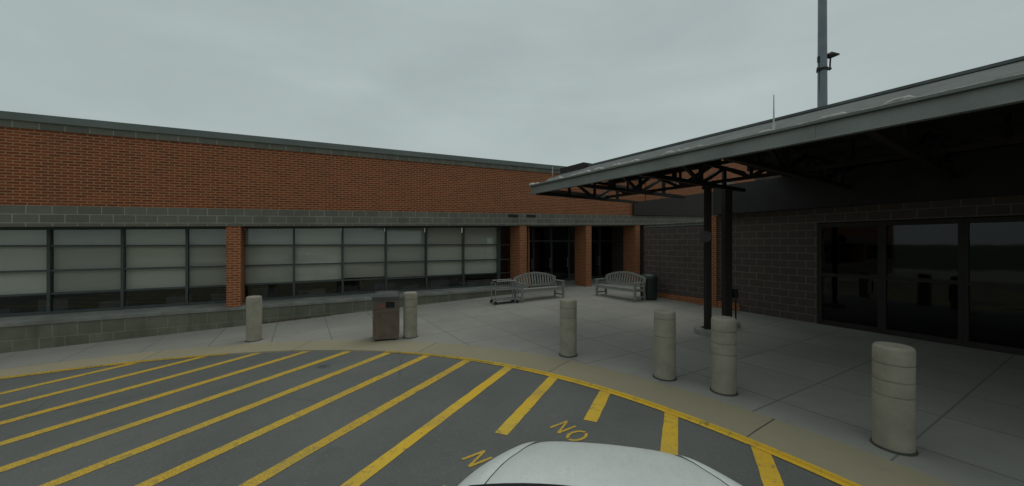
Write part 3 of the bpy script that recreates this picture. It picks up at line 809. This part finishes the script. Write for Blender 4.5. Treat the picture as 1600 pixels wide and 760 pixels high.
# greenhouse
def ring(y, wd, z, bow=0): return [(-wd, y-bow, z), (-wd*.6, y, z+.012), (0, y+bow*.3, z+.018), (wd*.6, y, z+.012), (wd, y-bow, z)]
wb = ring(1.04, .66, 1.04, .1); wt = ring(.36, .56, 1.455, .06)
mb = MB()
for k in range(4): mb.poly([wb[k], wb[k+1], wt[k+1], wt[k]])
mb.build('windscreen', M['car_glass'], car, smooth=180)
rb = [(-.56, -1.25, 1.46), (-.34, -1.3, 1.49), (0, -1.32, 1.50), (.34, -1.3, 1.49), (.56, -1.25, 1.46)]
mid = [(-.60, -.4, 1.50), (-.36, -.4, 1.525), (0, -.4, 1.535), (.36, -.4, 1.525), (.60, -.4, 1.50)]
mb = MB()
for A, B in ((wt, mid), (mid, rb)):
    for k in range(4): mb.poly([A[k], A[k+1], B[k+1], B[k]])
mb.build('roof', M['paint'], car, smooth=180)
bb = [(-.68, -1.68, .95), (-.4, -1.76, .96), (0, -1.78, .96), (.4, -1.76, .96), (.68, -1.68, .95)]
mb = MB()
for k in range(4): mb.poly([rb[k], rb[k+1], bb[k+1], bb[k]])
mb.build('rear_window', M['car_glass'], car, smooth=180)
for s_ in (-1, 1):
    mb = MB()
    low = [(s_*.70, 1.0, .965), (s_*.765, .3, .97), (s_*.765, -.6, .97), (s_*.68, -1.68, .95)]
    top = [(s_*.56, .30, 1.455), (s_*.60, -.05, 1.485), (s_*.60, -.6, 1.495), (s_*.56, -1.25, 1.46)]
    for k in range(3): mb.poly([low[k], low[k+1], top[k+1], top[k]])
    mb.build('side_window', M['car_glass'], car)
    mb = MB(); mb.bar((s_*.705, 1.02, .965), (s_*.565, .31, 1.46), .045); mb.bar((s_*.765, -.25, .97), (s_*.605, -.25, 1.49), .05); mb.bar((s_*.69, -1.68, .95), (s_*.565, -1.25, 1.46), .08); mb.build('pillar', M['paint'], car)
    mb = MB(); mb.box(s_*.80-.07 if s_ > 0 else s_*.80-.12, s_*.80+.12 if s_ > 0 else s_*.80+.07, .74, .82, .96, 1.09); mb.build('wing_mirror', M['paint'], car, bevel=.03)
    mb = MB(); mb.tube([(s_*.55, 1.72, .62), (s_*.55, 1.835, .62)], [.13, .09], 16); mb.build('headlight', M['chrome'], car, smooth=50)
    mb = MB(); mb.box(s_*.66-.06, s_*.66+.06, -1.86, -1.79, .6, .8); mb.build('tail_light', M['red'], car, bevel=.02)
    for y in (1.22, -1.2):
        mb = MB(); mb.tube([(s_*.66, y, .29), (s_*.84, y, .29)], .29, 24); wl = mb.build('wheel', M['rubber'], car, smooth=40)
        mb = MB(); mb.tube([(s_*.835, y, .29), (s_*.85, y, .29)], .19, 20); mb.build('rim', M['chrome'], wl, smooth=40)
mb = MB(); rows = []
for i in range(17):
    x = -.66+i*1.3/16; yf = 1.162-.33*(x+.18)**2
    rows.append([mb.bm.verts.new((x, y, z)) for y, z in ((yf, 1.024), (yf-.01, 1.044), (yf-.08, 1.050), (.90, 1.06))])
for A, B in zip(rows, rows[1:]):
    for k in range(3): mb.bm.faces.new([A[k], A[k+1], B[k+1], B[k]])
mb.build('cowl_panel', simple('black_trim', (.012, .012, .02), .5, bmp=0), car, smooth=60)
for s_ in (-1, 1):      # panel gaps either side of the bonnet
    mb = MB(); pts = [(s_*w_*.715, y, z-.034+.001) for y, w_, z in ((1.84, .54, .885), (1.74, .60, .935), (1.64, .655, .96), (1.54, .70, .98), (1.44, .75, .999), (1.34, .79, 1.015), (1.22, .83, 1.027), (1.12, .86, 1.035))]
    for p, q in zip(pts, pts[1:]): mb.bar(p, q, .0035, .008)
    mb.build('panel_gap', M['bin_grey'], body)
# wiper arms
mb = MB(); mb.bar((-.35, 1.02, 1.065), (.2, .97, 1.08), .015); mb.bar((.1, 1.02, 1.065), (.6, .93, 1.08), .015); mb.build('wiper', M['rubber'], car)

# ------------------------------------------------------------------ dead leaves blown against the base wall
mb = MB(); random.seed(3)
for i in range(420):
    s_ = 2.35+random.random()**1.3*1.9; d = -.045-abs(random.gauss(0, .05))
    x, y, _ = W(s_, d, 0); z = g(x, y)+random.random()*.03+.004
    a = random.random()*6.28; q = random.uniform(.012, .03)
    mb.poly([(x+q*math.cos(a), y+q*math.sin(a), z), (x-q*.5*math.sin(a), y+q*.5*math.cos(a), z+.008), (x-q*math.cos(a), y-q*math.sin(a), z+random.random()*.02), (x+q*.5*math.sin(a), y-q*.5*math.cos(a), z)])
tag(mb.build('dead_leaves', simple('dead_leaf', (.15, .075, .04), .8, bmp=0)), 'brown dead leaves lying along the foot of the low block wall', 'leaves', kind='stuff')
